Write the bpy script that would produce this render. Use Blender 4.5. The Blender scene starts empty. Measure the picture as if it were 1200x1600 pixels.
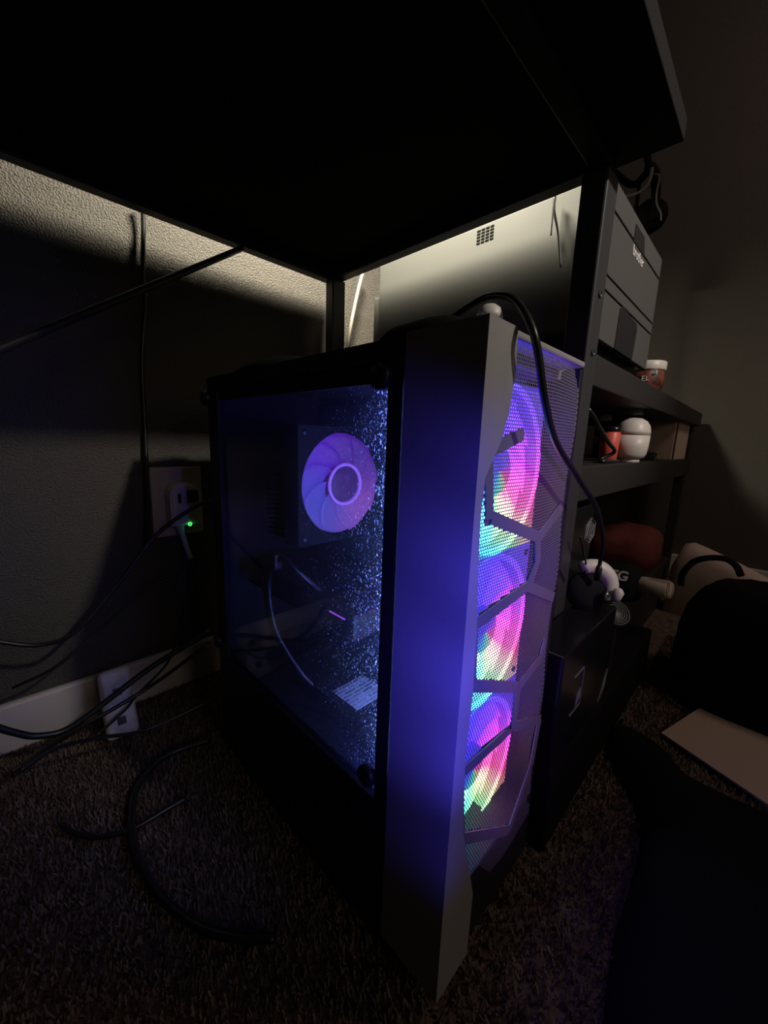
import bpy, bmesh, math, random
import numpy as np
from mathutils import Vector, Matrix, noise
random.seed(7); np.random.seed(7)
S = bpy.context.scene
COL = S.collection
# ------------------------------------------------------------------ camera
CAMZ = 0.46
F = 605.0
M3 = np.array([[0.70364105, 0.10682339, -0.70247992],
               [-0.70973318, 0.15321434, -0.68760758],
               [0.03417742, 0.98240222, 0.18362401]])
cam = bpy.data.cameras.new('camera'); camo = bpy.data.objects.new('camera', cam); COL.objects.link(camo)
cam.sensor_fit = 'VERTICAL'; cam.sensor_height = 36.0; cam.lens = F / 1600 * 36.0
cam.clip_start = 0.005; cam.clip_end = 50
mw = Matrix([list(M3[0]) + [0], list(M3[1]) + [0], list(M3[2]) + [CAMZ], [0, 0, 0, 1]])
camo.matrix_world = mw
S.camera = camo
# ------------------------------------------------------------------ world, lights, exposure
S.view_settings.view_transform = 'Standard'; S.view_settings.look = 'None'
S.view_settings.exposure = 0.0; S.view_settings.gamma = 1.0; S.view_settings.use_curve_mapping = False
w = bpy.data.worlds.new('world'); S.world = w; w.use_nodes = True
w.node_tree.nodes['Background'].inputs[0].default_value = (0.02, 0.016, 0.014, 1)
w.node_tree.nodes['Background'].inputs[1].default_value = 0.05
def area(name, loc, target, size, power, color, sy=None):
    l = bpy.data.lights.new(name, 'AREA'); l.energy = power; l.color = color; l.size = size
    if sy: l.shape = 'RECTANGLE'; l.size_y = sy
    o = bpy.data.objects.new(name, l); COL.objects.link(o); o.location = loc
    d = Vector(target) - Vector(loc); o.rotation_euler = d.to_track_quat('-Z', 'Y').to_euler()
    return o
# warm desk lamp shining down on the desk top and through the gaps behind and beside it
area('desk_lamp_light', (0.40, 0.455, 1.05), (0.42, 0.47, 0.8), 0.10, 17.0, (1.0, 0.92, 0.72), 0.12)
# weak lamp across the dark room
area('room_lamp_light', (0.15, -1.8, 1.15), (0.7, 0.3, 0.4), 0.6, 2.1, (1.0, 0.80, 0.66))
# fill light added to brighten and even out the right wall
area('wall_fill_light', (1.05, -0.75, 1.9), (1.78, 0.1, 0.9), 0.4, 3.4, (1.0, 0.72, 0.62))
# fill spot added behind the camera to brighten tower top, printer and shelves
l = bpy.data.lights.new('front_fill_spot', 'SPOT'); l.energy = 88.0; l.color = (1.0, 0.9, 0.82); l.spot_size = math.radians(46); l.spot_blend = 1.0; l.shadow_soft_size = 0.04
o = bpy.data.objects.new('front_fill_spot', l); COL.objects.link(o); o.location = (0.55, -1.25, 1.5)
o.rotation_euler = (Vector((0.60, 0.16, 0.85)) - o.location).to_track_quat('-Z', 'Y').to_euler()
# unseen spots added before the tower, standing in for bloom around its lit front
def spot(name, loc, target, power, color, deg):
    l = bpy.data.lights.new(name, 'SPOT'); l.energy = power; l.color = color; l.spot_size = math.radians(deg); l.spot_blend = 1.0; l.shadow_soft_size = 0.0
    o = bpy.data.objects.new(name, l); COL.objects.link(o); o.location = loc
    o.rotation_euler = (Vector(target) - Vector(loc)).to_track_quat('-Z', 'Y').to_euler(); return o
for z_, p_ in ((0.42, 0.5), (0.35, 1.0), (0.27, 1.25), (0.19, 0.2)):
    spot('bloom_fill', (0.130, 0.015, z_), (0.212, 0.132, z_), p_, (0.08, 0.06, 1.0), 66)
for z_, p_ in ((0.43, 0.55), (0.29, 0.65), (0.16, 0.30)):
    spot('bloom_fill', (0.24, -0.02, z_), (0.345, 0.135, z_), p_, (0.42, 0.14, 1.0), 80)
# ------------------------------------------------------------------ helpers
def P(x, y, X=None, Y=None, Z=None):
    d = M3 @ np.array([x - 600.0, -(y - 800.0), -F])
    t = X / d[0] if X is not None else (Y / d[1] if Y is not None else (Z - CAMZ) / d[2])
    p = np.array([0, 0, CAMZ]) + t * d
    return Vector(p)
def link(o, parent=None):
    COL.objects.link(o)
    if parent is not None: o.parent = parent
    return o
def mesh_obj(name, verts, faces, m, parent=None, smooth=False):
    me = bpy.data.meshes.new(name); me.from_pydata([tuple(v) for v in verts], [], faces); me.update()
    if m: me.materials.append(m)
    if smooth: me.polygons.foreach_set('use_smooth', [True] * len(me.polygons))
    return link(bpy.data.objects.new(name, me), parent)
def obj(name, bm, m, parent=None, smooth=False):
    bmesh.ops.recalc_face_normals(bm, faces=bm.faces[:])
    me = bpy.data.meshes.new(name); bm.to_mesh(me); bm.free()
    if m: me.materials.append(m)
    if smooth: me.polygons.foreach_set('use_smooth', [True] * len(me.polygons))
    return link(bpy.data.objects.new(name, me), parent)
def tag(o, label=None, cat=None, group=None, kind=None):
    if label: o['label'] = label
    if cat: o['category'] = cat
    if group: o['group'] = group
    if kind: o['kind'] = kind
    return o
def thing(name, label, cat, loc=(0, 0, 0), group=None):
    o = bpy.data.objects.new(name, None); COL.objects.link(o); o.empty_display_size = 0.03
    o.location = loc
    tag(o, label, cat, group); return o
def reloc(root):
    """geometry is written in world coordinates; shift children so the Empty sits at the thing's base"""
    for c in root.children: c.matrix_parent_inverse = Matrix.Translation(-Vector(root.location))
def add_box(bm, a, b, bev=0.0, seg=2):
    a, b = Vector(a), Vector(b)
    r = bmesh.ops.create_cube(bm, size=1.0)
    c = (a + b) / 2; s = b - a
    for v in r['verts']: v.co = Vector((v.co.x * s.x, v.co.y * s.y, v.co.z * s.z)) + c
    if bev > 0:
        es = list({e for v in r['verts'] for e in v.link_edges})
        bmesh.ops.bevel(bm, geom=es, offset=bev, segments=seg, profile=0.5, affect='EDGES')
def box(name, a, b, m, parent=None, bev=0.0, seg=2):
    bm = bmesh.new(); add_box(bm, a, b, bev, seg); return obj(name, bm, m, parent)
def spline(pts, n=8):
    pts = [Vector(p) for p in pts]
    if len(pts) < 3: return pts
    q = [2 * pts[0] - pts[1]] + pts + [2 * pts[-1] - pts[-2]]
    out = []
    for i in range(1, len(q) - 2):
        for k in range(n):
            t = k / n; a, b, c, d = q[i - 1], q[i], q[i + 1], q[i + 2]
            out.append(0.5 * ((2 * b) + (c - a) * t + (2 * a - 5 * b + 4 * c - d) * t * t + (3 * b - a - 3 * c + d) * t ** 3))
    out.append(pts[-1]); return out
def add_tube(bm, pts, r, n=8, cap=True):
    rings = []; up = None
    for i, p in enumerate(pts):
        t = (pts[min(i + 1, len(pts) - 1)] - pts[max(i - 1, 0)]).normalized()
        if up is None:
            up = Vector((0, 0, 1)) if abs(t.z) < 0.9 else Vector((1, 0, 0))
        a = (up - t * up.dot(t)); a = a.normalized() if a.length > 1e-5 else t.orthogonal().normalized()
        up = a; b = t.cross(a); rr = r(i / (len(pts) - 1)) if callable(r) else r
        rings.append([bm.verts.new(p + (a * math.cos(2 * math.pi * k / n) + b * math.sin(2 * math.pi * k / n)) * rr) for k in range(n)])
    for i in range(len(rings) - 1):
        for k in range(n): bm.faces.new((rings[i][k], rings[i][(k + 1) % n], rings[i + 1][(k + 1) % n], rings[i + 1][k]))
    if cap: bm.faces.new(rings[0][::-1]); bm.faces.new(rings[-1])
def tube(name, pts, r, m, parent=None, n=8, smooth_n=8):
    bm = bmesh.new(); add_tube(bm, spline(pts, smooth_n), r, n); return obj(name, bm, m, parent, True)
def add_lathe(bm, prof, mat4, n=24):
    """profile of (radius, height) turned round the local z axis of mat4"""
    rings = []
    for r, h in prof:
        rings.append([bm.verts.new(mat4 @ Vector((max(r, 1e-5) * math.cos(2 * math.pi * k / n), max(r, 1e-5) * math.sin(2 * math.pi * k / n), h))) for k in range(n)])
    for i in range(len(rings) - 1):
        for k in range(n): bm.faces.new((rings[i][k], rings[i][(k + 1) % n], rings[i + 1][(k + 1) % n], rings[i + 1][k]))
    bm.faces.new(rings[0][::-1]); bm.faces.new(rings[-1])
def axis_matrix(origin, z, xhint=(1, 0, 0)):
    z = Vector(z).normalized(); x = Vector(xhint); x = x - z * x.dot(z)
    if x.length < 1e-4: x = z.orthogonal()
    x.normalize(); y = z.cross(x)
    return Matrix(((x.x, y.x, z.x, origin[0]), (x.y, y.y, z.y, origin[1]), (x.z, y.z, z.z, origin[2]), (0, 0, 0, 1)))
def lathe(name, prof, origin, z, m, parent=None, n=24, smooth=True, xhint=(1, 0, 0)):
    bm = bmesh.new(); add_lathe(bm, prof, axis_matrix(origin, z, xhint), n); return obj(name, bm, m, parent, smooth)
def add_prism(bm, poly, y0, y1):
    """polygon of (x, z) pairs extruded along y"""
    a = [bm.verts.new((x, y0, z)) for x, z in poly]; b = [bm.verts.new((x, y1, z)) for x, z in poly]
    bm.faces.new(a); bm.faces.new(b[::-1]); n = len(poly)
    for i in range(n): bm.faces.new((a[i], b[i], b[(i + 1) % n], a[(i + 1) % n]))
def text(name, body, size, origin, xdir, ydir, m, parent=None, depth=0.0006, bold=0.0):
    cu = bpy.data.curves.new(name, 'FONT'); cu.body = body; cu.size = size; cu.extrude = depth; cu.offset = bold
    cu.align_x = 'CENTER'; cu.align_y = 'CENTER'
    t = bpy.data.objects.new(name + '_tmp', cu); COL.objects.link(t)
    dg = bpy.context.evaluated_depsgraph_get(); me = bpy.data.meshes.new_from_object(t.evaluated_get(dg))
    bpy.data.objects.remove(t); bpy.data.curves.remove(cu)
    x = Vector(xdir).normalized(); y = Vector(ydir).normalized(); z = x.cross(y)
    mt = Matrix(((x.x, y.x, z.x, origin[0]), (x.y, y.y, z.y, origin[1]), (x.z, y.z, z.z, origin[2]), (0, 0, 0, 1)))
    me.transform(mt); me.materials.clear(); me.materials.append(m); me.name = name
    return link(bpy.data.objects.new(name, me), parent)

# ------------------------------------------------------------------ materials
def mat(name, col, rough=0.6, metal=0.0, spec=0.5, emit=None, es=0.0, bump=None, mottle=None):
    m = bpy.data.materials.new(name); m.use_nodes = True; nt = m.node_tree; b = nt.nodes['Principled BSDF']
    b.inputs['Base Color'].default_value = (*col, 1); b.inputs['Roughness'].default_value = rough
    b.inputs['Metallic'].default_value = metal; b.inputs['Specular IOR Level'].default_value = spec
    if emit: b.inputs['Emission Color'].default_value = (*emit, 1); b.inputs['Emission Strength'].default_value = es
    tc = None
    if bump or mottle: tc = nt.nodes.new('ShaderNodeTexCoord')
    if bump:
        sc, st, dist = bump
        n = nt.nodes.new('ShaderNodeTexNoise'); n.inputs['Scale'].default_value = sc; n.inputs['Detail'].default_value = 4
        nt.links.new(tc.outputs['Object'], n.inputs['Vector'])
        bp = nt.nodes.new('ShaderNodeBump'); bp.inputs['Strength'].default_value = st; bp.inputs['Distance'].default_value = dist
        nt.links.new(n.outputs['Fac'], bp.inputs['Height']); nt.links.new(bp.outputs['Normal'], b.inputs['Normal'])
    if mottle:
        sc, c2 = mottle
        n = nt.nodes.new('ShaderNodeTexNoise'); n.inputs['Scale'].default_value = sc; n.inputs['Detail'].default_value = 3
        nt.links.new(tc.outputs['Object'], n.inputs['Vector'])
        rp = nt.nodes.new('ShaderNodeValToRGB'); rp.color_ramp.elements[0].position = 0.35; rp.color_ramp.elements[1].position = 0.65
        rp.color_ramp.elements[0].color = (*col, 1); rp.color_ramp.elements[1].color = (*c2, 1)
        nt.links.new(n.outputs['Fac'], rp.inputs['Fac']); nt.links.new(rp.outputs['Color'], b.inputs['Base Color'])
    return m
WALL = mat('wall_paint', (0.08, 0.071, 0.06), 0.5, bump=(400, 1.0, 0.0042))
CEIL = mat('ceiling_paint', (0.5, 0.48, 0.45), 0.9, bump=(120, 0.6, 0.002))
CARPET = mat('carpet_backing', (0.20, 0.15, 0.115), 0.95, spec=0.1, bump=(220, 1.0, 0.004), mottle=(60, (0.12, 0.085, 0.065)))
PILE = mat('carpet_fibre', (0.27, 0.21, 0.16), 0.95, spec=0.1, mottle=(45, (0.16, 0.115, 0.088)))
TRIM = mat('white_trim_paint', (0.6, 0.56, 0.5), 0.5)
DESK = mat('black_desk_laminate', (0.007, 0.006, 0.006), 0.8, spec=0.15, bump=(300, 0.2, 0.0005))
STEEL = mat('lit_black_steel', (0.04, 0.04, 0.042), 0.42, spec=0.4, bump=(900, 0.1, 0.0003))  # raised tone for the front leg: light on it put into the colour
STEELD = mat('shaded_black_steel', (0.010, 0.010, 0.011), 0.5, spec=0.3)  # same steel darkened: shade under the desk put into the colour
VENT = mat('vent_hole_black', (0.003, 0.003, 0.003), 0.9, spec=0.05)
CASE = mat('black_case_steel', (0.014, 0.014, 0.016), 0.55, spec=0.4, bump=(1500, 0.15, 0.0002))
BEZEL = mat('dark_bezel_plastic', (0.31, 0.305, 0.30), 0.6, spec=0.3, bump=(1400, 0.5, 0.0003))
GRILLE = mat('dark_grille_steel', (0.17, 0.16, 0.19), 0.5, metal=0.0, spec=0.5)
BLKPL = mat('black_plastic', (0.012, 0.012, 0.013), 0.45)
FANFR = mat('matt_black_fan_frame', (0.012, 0.012, 0.014), 0.85, spec=0.1)
GLOSSB = mat('gloss_black_card', (0.010, 0.010, 0.012), 0.22, spec=0.5)
RUBBER = mat('black_cable_rubber', (0.012, 0.012, 0.013), 0.35, spec=0.6)
HEADB = mat('black_headset_leather', (0.0035, 0.0035, 0.0035), 0.8, spec=0.06)
CLOTH = mat('black_cloth', (0.008, 0.008, 0.009), 0.95, spec=0.1, bump=(500, 0.5, 0.001))
PRINTER = mat('grey_printer_plastic', (0.075, 0.075, 0.07), 0.6, spec=0.25, bump=(1600, 0.3, 0.0002))
PRDARK = mat('dark_printer_recess', (0.012, 0.012, 0.014), 0.5)
WHITE = mat('white_plastic', (0.72, 0.68, 0.62), 0.4)
PLATEW = mat('almond_outlet_plastic', (0.52, 0.43, 0.35), 0.45)
CREAMCORD = mat('cream_cord', (0.33, 0.30, 0.25), 0.55)
SHELFM = mat('black_shelf_board', (0.022, 0.02, 0.02), 0.6)
CARD = mat('brown_cardboard', (0.62, 0.48, 0.36), 0.85, bump=(90, 0.2, 0.001))
SHEET = mat('tan_card_sheet', (0.50, 0.38, 0.29), 0.9, bump=(400, 0.2, 0.0005))
REDM = mat('red_bag_fabric', (0.17, 0.035, 0.03), 0.8, bump=(150, 0.4, 0.002))
REDPL = mat('red_plastic', (0.7, 0.10, 0.07), 0.45)
LABEL = mat('brown_red_jar_label', (0.25, 0.07, 0.04), 0.5, mottle=(70, (0.05, 0.012, 0.01)))
INK = mat('white_print', (0.75, 0.73, 0.7), 0.5)
GREYINK = mat('grey_print', (0.22, 0.21, 0.24), 0.5)
CUSH = mat('off_white_padded_vinyl', (0.62, 0.50, 0.42), 0.75, bump=(60, 0.2, 0.002))
GREENLED = mat('green_indicator', (0.05, 0.4, 0.08), 0.4, emit=(0.08, 1.0, 0.16), es=1.6)
PURPLED = mat('purple_light_line', (0.2, 0.05, 0.5), 0.4, emit=(0.42, 0.10, 1.0), es=0.9)
STRIP = mat('blue_fill_glow', (0.3, 0.4, 0.8), 0.4, emit=(0.22, 0.32, 1.0), es=60.0)
WHEAD = mat('grey_headset_trim', (0.11, 0.105, 0.10), 0.5, spec=0.25)
BOARD = mat('dark_circuit_board', (0.012, 0.013, 0.018), 0.5)
HSINK = mat('heatsink_metal', (0.05, 0.05, 0.055), 0.4, metal=0.6)

def led_fan_mat(name, stops, es, base=0.35):
    """frosted light-guide blades of an addressable fan: the hub's leds colour them by angle round the axle"""
    m = bpy.data.materials.new(name); m.use_nodes = True; nt = m.node_tree; b = nt.nodes['Principled BSDF']
    b.inputs['Base Color'].default_value = (base, base, base * 1.1, 1); b.inputs['Roughness'].default_value = 0.5
    tc = nt.nodes.new('ShaderNodeTexCoord'); sp = nt.nodes.new('ShaderNodeSeparateXYZ'); nt.links.new(tc.outputs['Object'], sp.inputs[0])
    at = nt.nodes.new('ShaderNodeMath'); at.operation = 'ARCTAN2'
    nt.links.new(sp.outputs['Z'], at.inputs[0]); nt.links.new(sp.outputs['X'], at.inputs[1])
    mr = nt.nodes.new('ShaderNodeMapRange'); mr.inputs[1].default_value = -math.pi; mr.inputs[2].default_value = math.pi
    nt.links.new(at.outputs[0], mr.inputs[0])
    rp = nt.nodes.new('ShaderNodeValToRGB'); el = rp.color_ramp.elements
    while len(el) > 1: el.remove(el[-1])
    el[0].position = 0; el[0].color = (*stops[0][1], 1)
    for d, c in stops:
        e = el.new((d + 180) / 360); e.color = (*c, 1)
    nt.links.new(mr.outputs[0], rp.inputs['Fac'])
    nt.links.new(rp.outputs['Color'], b.inputs['Emission Color']); b.inputs['Emission Strength'].default_value = es
    return m
RAINBOW = led_fan_mat('rainbow_fan_blades', [(-180, (0.03, 0.05, 1.0)), (-145, (0.02, 0.20, 1.0)), (-112, (0.03, 0.55, 0.95)), (-88, (0.06, 0.9, 0.6)),
    (-66, (0.28, 0.95, 0.25)), (-50, (0.85, 0.65, 0.3)), (-34, (1.0, 0.07, 0.22)), (-14, (1.0, 0.05, 0.45)), (6, (0.45, 0.03, 1.0)),
    (34, (0.10, 0.02, 1.0)), (90, (0.03, 0.015, 1.0)), (140, (0.02, 0.02, 1.0)), (180, (0.03, 0.05, 1.0))], 4.6)
RAINFRAME = RAINBOW.copy(); RAINFRAME.node_tree.nodes['Principled BSDF'].inputs['Emission Strength'].default_value = 0.9
VIOLET = led_fan_mat('violet_fan_blades', [(-180, (0.10, 0.07, 0.85)), (-140, (0.10, 0.09, 0.80)), (-100, (0.15, 0.09, 0.72)),
    (-60, (0.30, 0.09, 0.68)), (-25, (0.30, 0.06, 0.58)), (10, (0.14, 0.02, 0.42)), (50, (0.08, 0.006, 0.35)), (90, (0.10, 0.005, 0.50)),
    (130, (0.13, 0.01, 0.80)), (180, (0.10, 0.07, 0.85))], 0.8, 0.06)
VHUB = mat('violet_lit_ring', (0.3, 0.2, 0.5), 0.5, emit=(0.30, 0.13, 0.85), es=0.8)

def glass_mat():
    m = bpy.data.materials.new('tinted_acrylic_with_dust'); m.use_nodes = True; nt = m.node_tree; nt.nodes.clear()
    out = nt.nodes.new('ShaderNodeOutputMaterial'); tr = nt.nodes.new('ShaderNodeBsdfTransparent'); tr.inputs[0].default_value = (0.80, 0.80, 0.82, 1)
    gl = nt.nodes.new('ShaderNodeBsdfGlossy'); gl.inputs['Roughness'].default_value = 0.03
    lw = nt.nodes.new('ShaderNodeLayerWeight'); pw = nt.nodes.new('ShaderNodeMath'); pw.operation = 'POWER'; pw.inputs[1].default_value = 5
    nt.links.new(lw.outputs['Facing'], pw.inputs[0])
    fr = nt.nodes.new('ShaderNodeMath'); fr.operation = 'MULTIPLY_ADD'; fr.inputs[1].default_value = 0.9; fr.inputs[2].default_value = 0.03; nt.links.new(pw.outputs[0], fr.inputs[0])
    mx = nt.nodes.new('ShaderNodeMixShader'); nt.links.new(fr.outputs[0], mx.inputs[0]); nt.links.new(tr.outputs[0], mx.inputs[1]); nt.links.new(gl.outputs[0], mx.inputs[2])
    tc = nt.nodes.new('ShaderNodeTexCoord'); mp = nt.nodes.new('ShaderNodeMapping'); mp.inputs['Scale'].default_value = (1, 1, 0.7)
    nt.links.new(tc.outputs['Object'], mp.inputs[0])
    vo = nt.nodes.new('ShaderNodeTexNoise'); vo.inputs['Scale'].default_value = 620; vo.inputs['Detail'].default_value = 2
    nt.links.new(mp.outputs[0], vo.inputs['Vector'])
    sy = nt.nodes.new('ShaderNodeSeparateXYZ'); nt.links.new(tc.outputs['Object'], sy.inputs[0])
    dn = nt.nodes.new('ShaderNodeMapRange'); dn.inputs[1].default_value = 0.20; dn.inputs[2].default_value = 0.33; dn.inputs[3].default_value = 0.05; dn.inputs[4].default_value = -0.07
    nt.links.new(sy.outputs['Y'], dn.inputs[0])
    pa = nt.nodes.new('ShaderNodeTexNoise'); pa.inputs['Scale'].default_value = 28; nt.links.new(tc.outputs['Object'], pa.inputs['Vector'])
    pm = nt.nodes.new('ShaderNodeMath'); pm.operation = 'MULTIPLY_ADD'; pm.inputs[1].default_value = 0.16; pm.inputs[2].default_value = -0.08; nt.links.new(pa.outputs['Fac'], pm.inputs[0])
    s1 = nt.nodes.new('ShaderNodeMath'); nt.links.new(vo.outputs['Fac'], s1.inputs[0]); nt.links.new(dn.outputs[0], s1.inputs[1])
    s2 = nt.nodes.new('ShaderNodeMath'); nt.links.new(s1.outputs[0], s2.inputs[0]); nt.links.new(pm.outputs[0], s2.inputs[1])
    mu = nt.nodes.new('ShaderNodeMapRange'); mu.inputs[1].default_value = 0.645; mu.inputs[2].default_value = 0.80
    nt.links.new(s2.outputs[0], mu.inputs[0])
    ad = nt.nodes.new('ShaderNodeMath'); ad.operation = 'MULTIPLY_ADD'; ad.inputs[1].default_value = 0.8; ad.inputs[2].default_value = 0.012; nt.links.new(mu.outputs[0], ad.inputs[0])
    tl = nt.nodes.new('ShaderNodeBsdfTranslucent'); tl.inputs[0].default_value = (0.8, 0.85, 0.9, 1)
    mx2 = nt.nodes.new('ShaderNodeMixShader'); nt.links.new(ad.outputs[0], mx2.inputs[0]); nt.links.new(mx.outputs[0], mx2.inputs[1]); nt.links.new(tl.outputs[0], mx2.inputs[2])
    nt.links.new(mx2.outputs[0], out.inputs[0]); return m
GLASS = glass_mat()
def sticker_mat():
    m = mat('printed_sticker', (0.55, 0.62, 0.62), 0.5); nt = m.node_tree; b = nt.nodes['Principled BSDF']
    tc = nt.nodes.new('ShaderNodeTexCoord'); br = nt.nodes.new('ShaderNodeTexBrick')
    br.inputs['Color1'].default_value = (0.10, 0.13, 0.15, 1); br.inputs['Color2'].default_value = (0.5, 0.58, 0.58, 1); br.inputs['Mortar'].default_value = (0.62, 0.7, 0.7, 1)
    br.inputs['Scale'].default_value = 1.0; br.inputs['Brick Width'].default_value = 0.017; br.inputs['Row Height'].default_value = 0.0052; br.inputs['Mortar Size'].default_value = 0.0011
    nt.links.new(tc.outputs['Object'], br.inputs['Vector']); nt.links.new(br.outputs['Color'], b.inputs['Base Color']); return m
STICKER = sticker_mat()

# ------------------------------------------------------------------ room shell
XL, XR, YB, YF, ZC = -1.7, 1.78, 0.72, -2.3, 2.4
def struct(name, a, b, m, parent=None): return tag(box(name, a, b, m, parent), kind='structure')
floor = struct('floor', (XL - .1, YF - .1, -0.1), (XR + .1, YB + .1, 0.0), CARPET)
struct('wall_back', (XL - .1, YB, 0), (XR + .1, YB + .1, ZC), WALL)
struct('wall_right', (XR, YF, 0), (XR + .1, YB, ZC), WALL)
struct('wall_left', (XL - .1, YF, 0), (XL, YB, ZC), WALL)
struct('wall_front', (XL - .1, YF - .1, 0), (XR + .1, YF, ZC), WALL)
struct('ceiling', (XL - .1, YF - .1, ZC), (XR + .1, YB + .1, ZC + .1), CEIL)
tag(box('baseboard_back', (XL, YB - .013, 0), (XR, YB, 0.075), TRIM, bev=0.004), kind='structure')
tag(box('baseboard_right', (XR - .013, YF, 0), (XR, YB - .013, 0.075), TRIM, bev=0.004), kind='structure')
# carpet pile: bent blades
def carpet():
    N = 170000
    x = np.random.uniform(-0.25, 1.15, N); y = np.random.uniform(-0.28, 0.705, N)
    keep = ~((x > 0.52) & (y > 0.115)) & ~((x > .39) & (x < .64) & (y > .115) & (y < .3))
    x, y = x[keep], y[keep]; n = len(x)
    a = np.random.uniform(0, 2 * np.pi, n); h = np.random.uniform(0.004, 0.009, n); wd = np.random.uniform(0.0006, 0.0012, n)
    ln = np.random.uniform(0.001, 0.005, n); la = a + np.random.uniform(-.8, .8, n) + 1.57
    ca, sa = np.cos(a), np.sin(a)
    V = np.empty((n, 4, 3), np.float32)
    V[:, 0] = np.stack([x - ca * wd, y - sa * wd, np.zeros(n) - .001], 1); V[:, 1] = np.stack([x + ca * wd, y + sa * wd, np.zeros(n) - .001], 1)
    tx, ty = x + np.cos(la) * ln, y + np.sin(la) * ln
    V[:, 2] = np.stack([tx + ca * wd * .7, ty + sa * wd * .7, h], 1); V[:, 3] = np.stack([tx - ca * wd * .7, ty - sa * wd * .7, h], 1)
    me = bpy.data.meshes.new('carpet_pile'); me.vertices.add(4 * n); me.vertices.foreach_set('co', V.ravel())
    me.loops.add(4 * n); me.loops.foreach_set('vertex_index', np.arange(4 * n, dtype=np.int32))
    me.polygons.add(n); me.polygons.foreach_set('loop_start', np.arange(0, 4 * n, 4, dtype=np.int32))
    me.update(calc_edges=True); me.validate(); me.materials.append(PILE)
    o = link(bpy.data.objects.new('carpet_pile', me), floor); o['kind'] = 'stuff'
carpet()

# ------------------------------------------------------------------ desk
desk = thing('desk', 'black desk overhead with thin rectangular metal legs and a diagonal brace', 'desk', (0.0, 0.4, 0))
DZ = 0.765
box('desk_top', (-0.95, 0.112, DZ + 0.004), (0.533, 0.672, DZ + 0.024), DESK, desk, 0.0015)
box('frame_rail', (-0.93, 0.168, DZ - 0.010), (0.515, 0.188, DZ + 0.004), STEELD, desk, 0.002)
box('frame_rail', (-0.93, 0.646, DZ - 0.010), (0.513, 0.668, DZ + 0.004), STEELD, desk, 0.002)
box('frame_rail', (0.493, 0.188, DZ - 0.010), (0.515, 0.646, DZ + 0.004), STEELD, desk, 0.002)
for nm, x0, x1, y0, y1 in (('front', .494, .530, .168, .196), ('back', .488, .518, .632, .655), ('l', -.93, -.91, .168, .208), ('l', -.93, -.91, .629, .668)):
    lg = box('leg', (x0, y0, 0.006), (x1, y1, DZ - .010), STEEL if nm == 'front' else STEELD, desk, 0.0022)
    if nm == 'front':
        for z in (0.569, 0.632):
            lathe('bolt', [(0.0042, 0), (0.0042, 0.0012), (0.0028, 0.002), (0.0028, 0.0006), (0.0001, 0.0006)], ((x0 + x1) / 2, y0, z), (0, -1, 0), PRDARK, lg, 12)
    box('glide', (x0 + .001, y0 + .001, 0), (x1 - .001, y1 - .001, 0.006), BLKPL, desk)
tube('brace', [P(378, 388, Y=.655), P(0, 545, Y=.52), P(-160, 612, Y=.465)], 0.0044, STEELD, desk, 10)
reloc(desk)

# ------------------------------------------------------------------ computer tower
PX0, PX1, PY0, PYB, PY1, PZ0, PZ1 = 0.201, 0.374, 0.124, 0.182, 0.514, 0.022, 0.53
pc = thing('computer_tower', 'black computer tower with rainbow lit mesh front and clear side window', 'computer', (0.29, 0.32, 0))
# steel chassis: open left side and front
bm = bmesh.new()
add_box(bm, (PX0 + .004, PYB, PZ1 - .012), (PX1, PY1, PZ1 - .002), .001)
add_box(bm, (PX0 + .004, PYB, PZ0), (PX1, PY1, PZ0 + .004))
add_box(bm, (PX1 - .003, PYB, PZ0), (PX1, PY1, PZ1 - .004))
add_box(bm, (PX0 + .004, PY1 - .004, PZ0), (PX1, PY1, PZ1 - .004))
add_box(bm, (PX0 + .004, PYB, PZ1 - .03), (PX0 + .008, PY1, PZ1 - .004))
obj('chassis', bm, CASE, pc)
for fx in (PX0 + .03, PX1 - .03):
    for fy in (PY0 + .08, PY1 - .05):
        lathe('foot', [(.016, 0), (.018, .004), (.018, .022)], (fx, fy, 0.0), (0, 0, 1), RUBBER, pc, 16)
# side panel with window opening
WY0, WY1, WZ0, WZ1 = 0.197, 0.486, 0.157, 0.515
bm = bmesh.new()
add_box(bm, (PX0, PYB + .001, PZ0), (PX0 + .004, WY0, PZ1 - .002)); add_box(bm, (PX0, WY1, PZ0), (PX0 + .004, PY1, PZ1 - .002))
add_box(bm, (PX0, WY0, PZ0), (PX0 + .004, WY1, WZ0)); add_box(bm, (PX0, WY0, WZ1), (PX0 + .004, WY1, PZ1 - .002))
side = obj('side_panel', bm, CASE, pc)
box('window_pane', (PX0 + .0045, WY0 - .012, WZ0 - .002), (PX0 + .0070, WY1 + .012, WZ1 + .002), GLASS, side)
for yy, zz in ((WY0 + .004, WZ1 - .012), (WY0 + .006, WZ0 + .022), (PY1 - .004, WZ1 - .012), (PY1 - .006, WZ0 + .02)):
    lathe('thumbscrew', [(.0085, 0), (.0092, .002), (.0092, .006), (.008, .0075), (.0015, .0075)], (PX0, yy, zz), (-1, 0, 0), BLKPL, side, 20)
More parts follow.
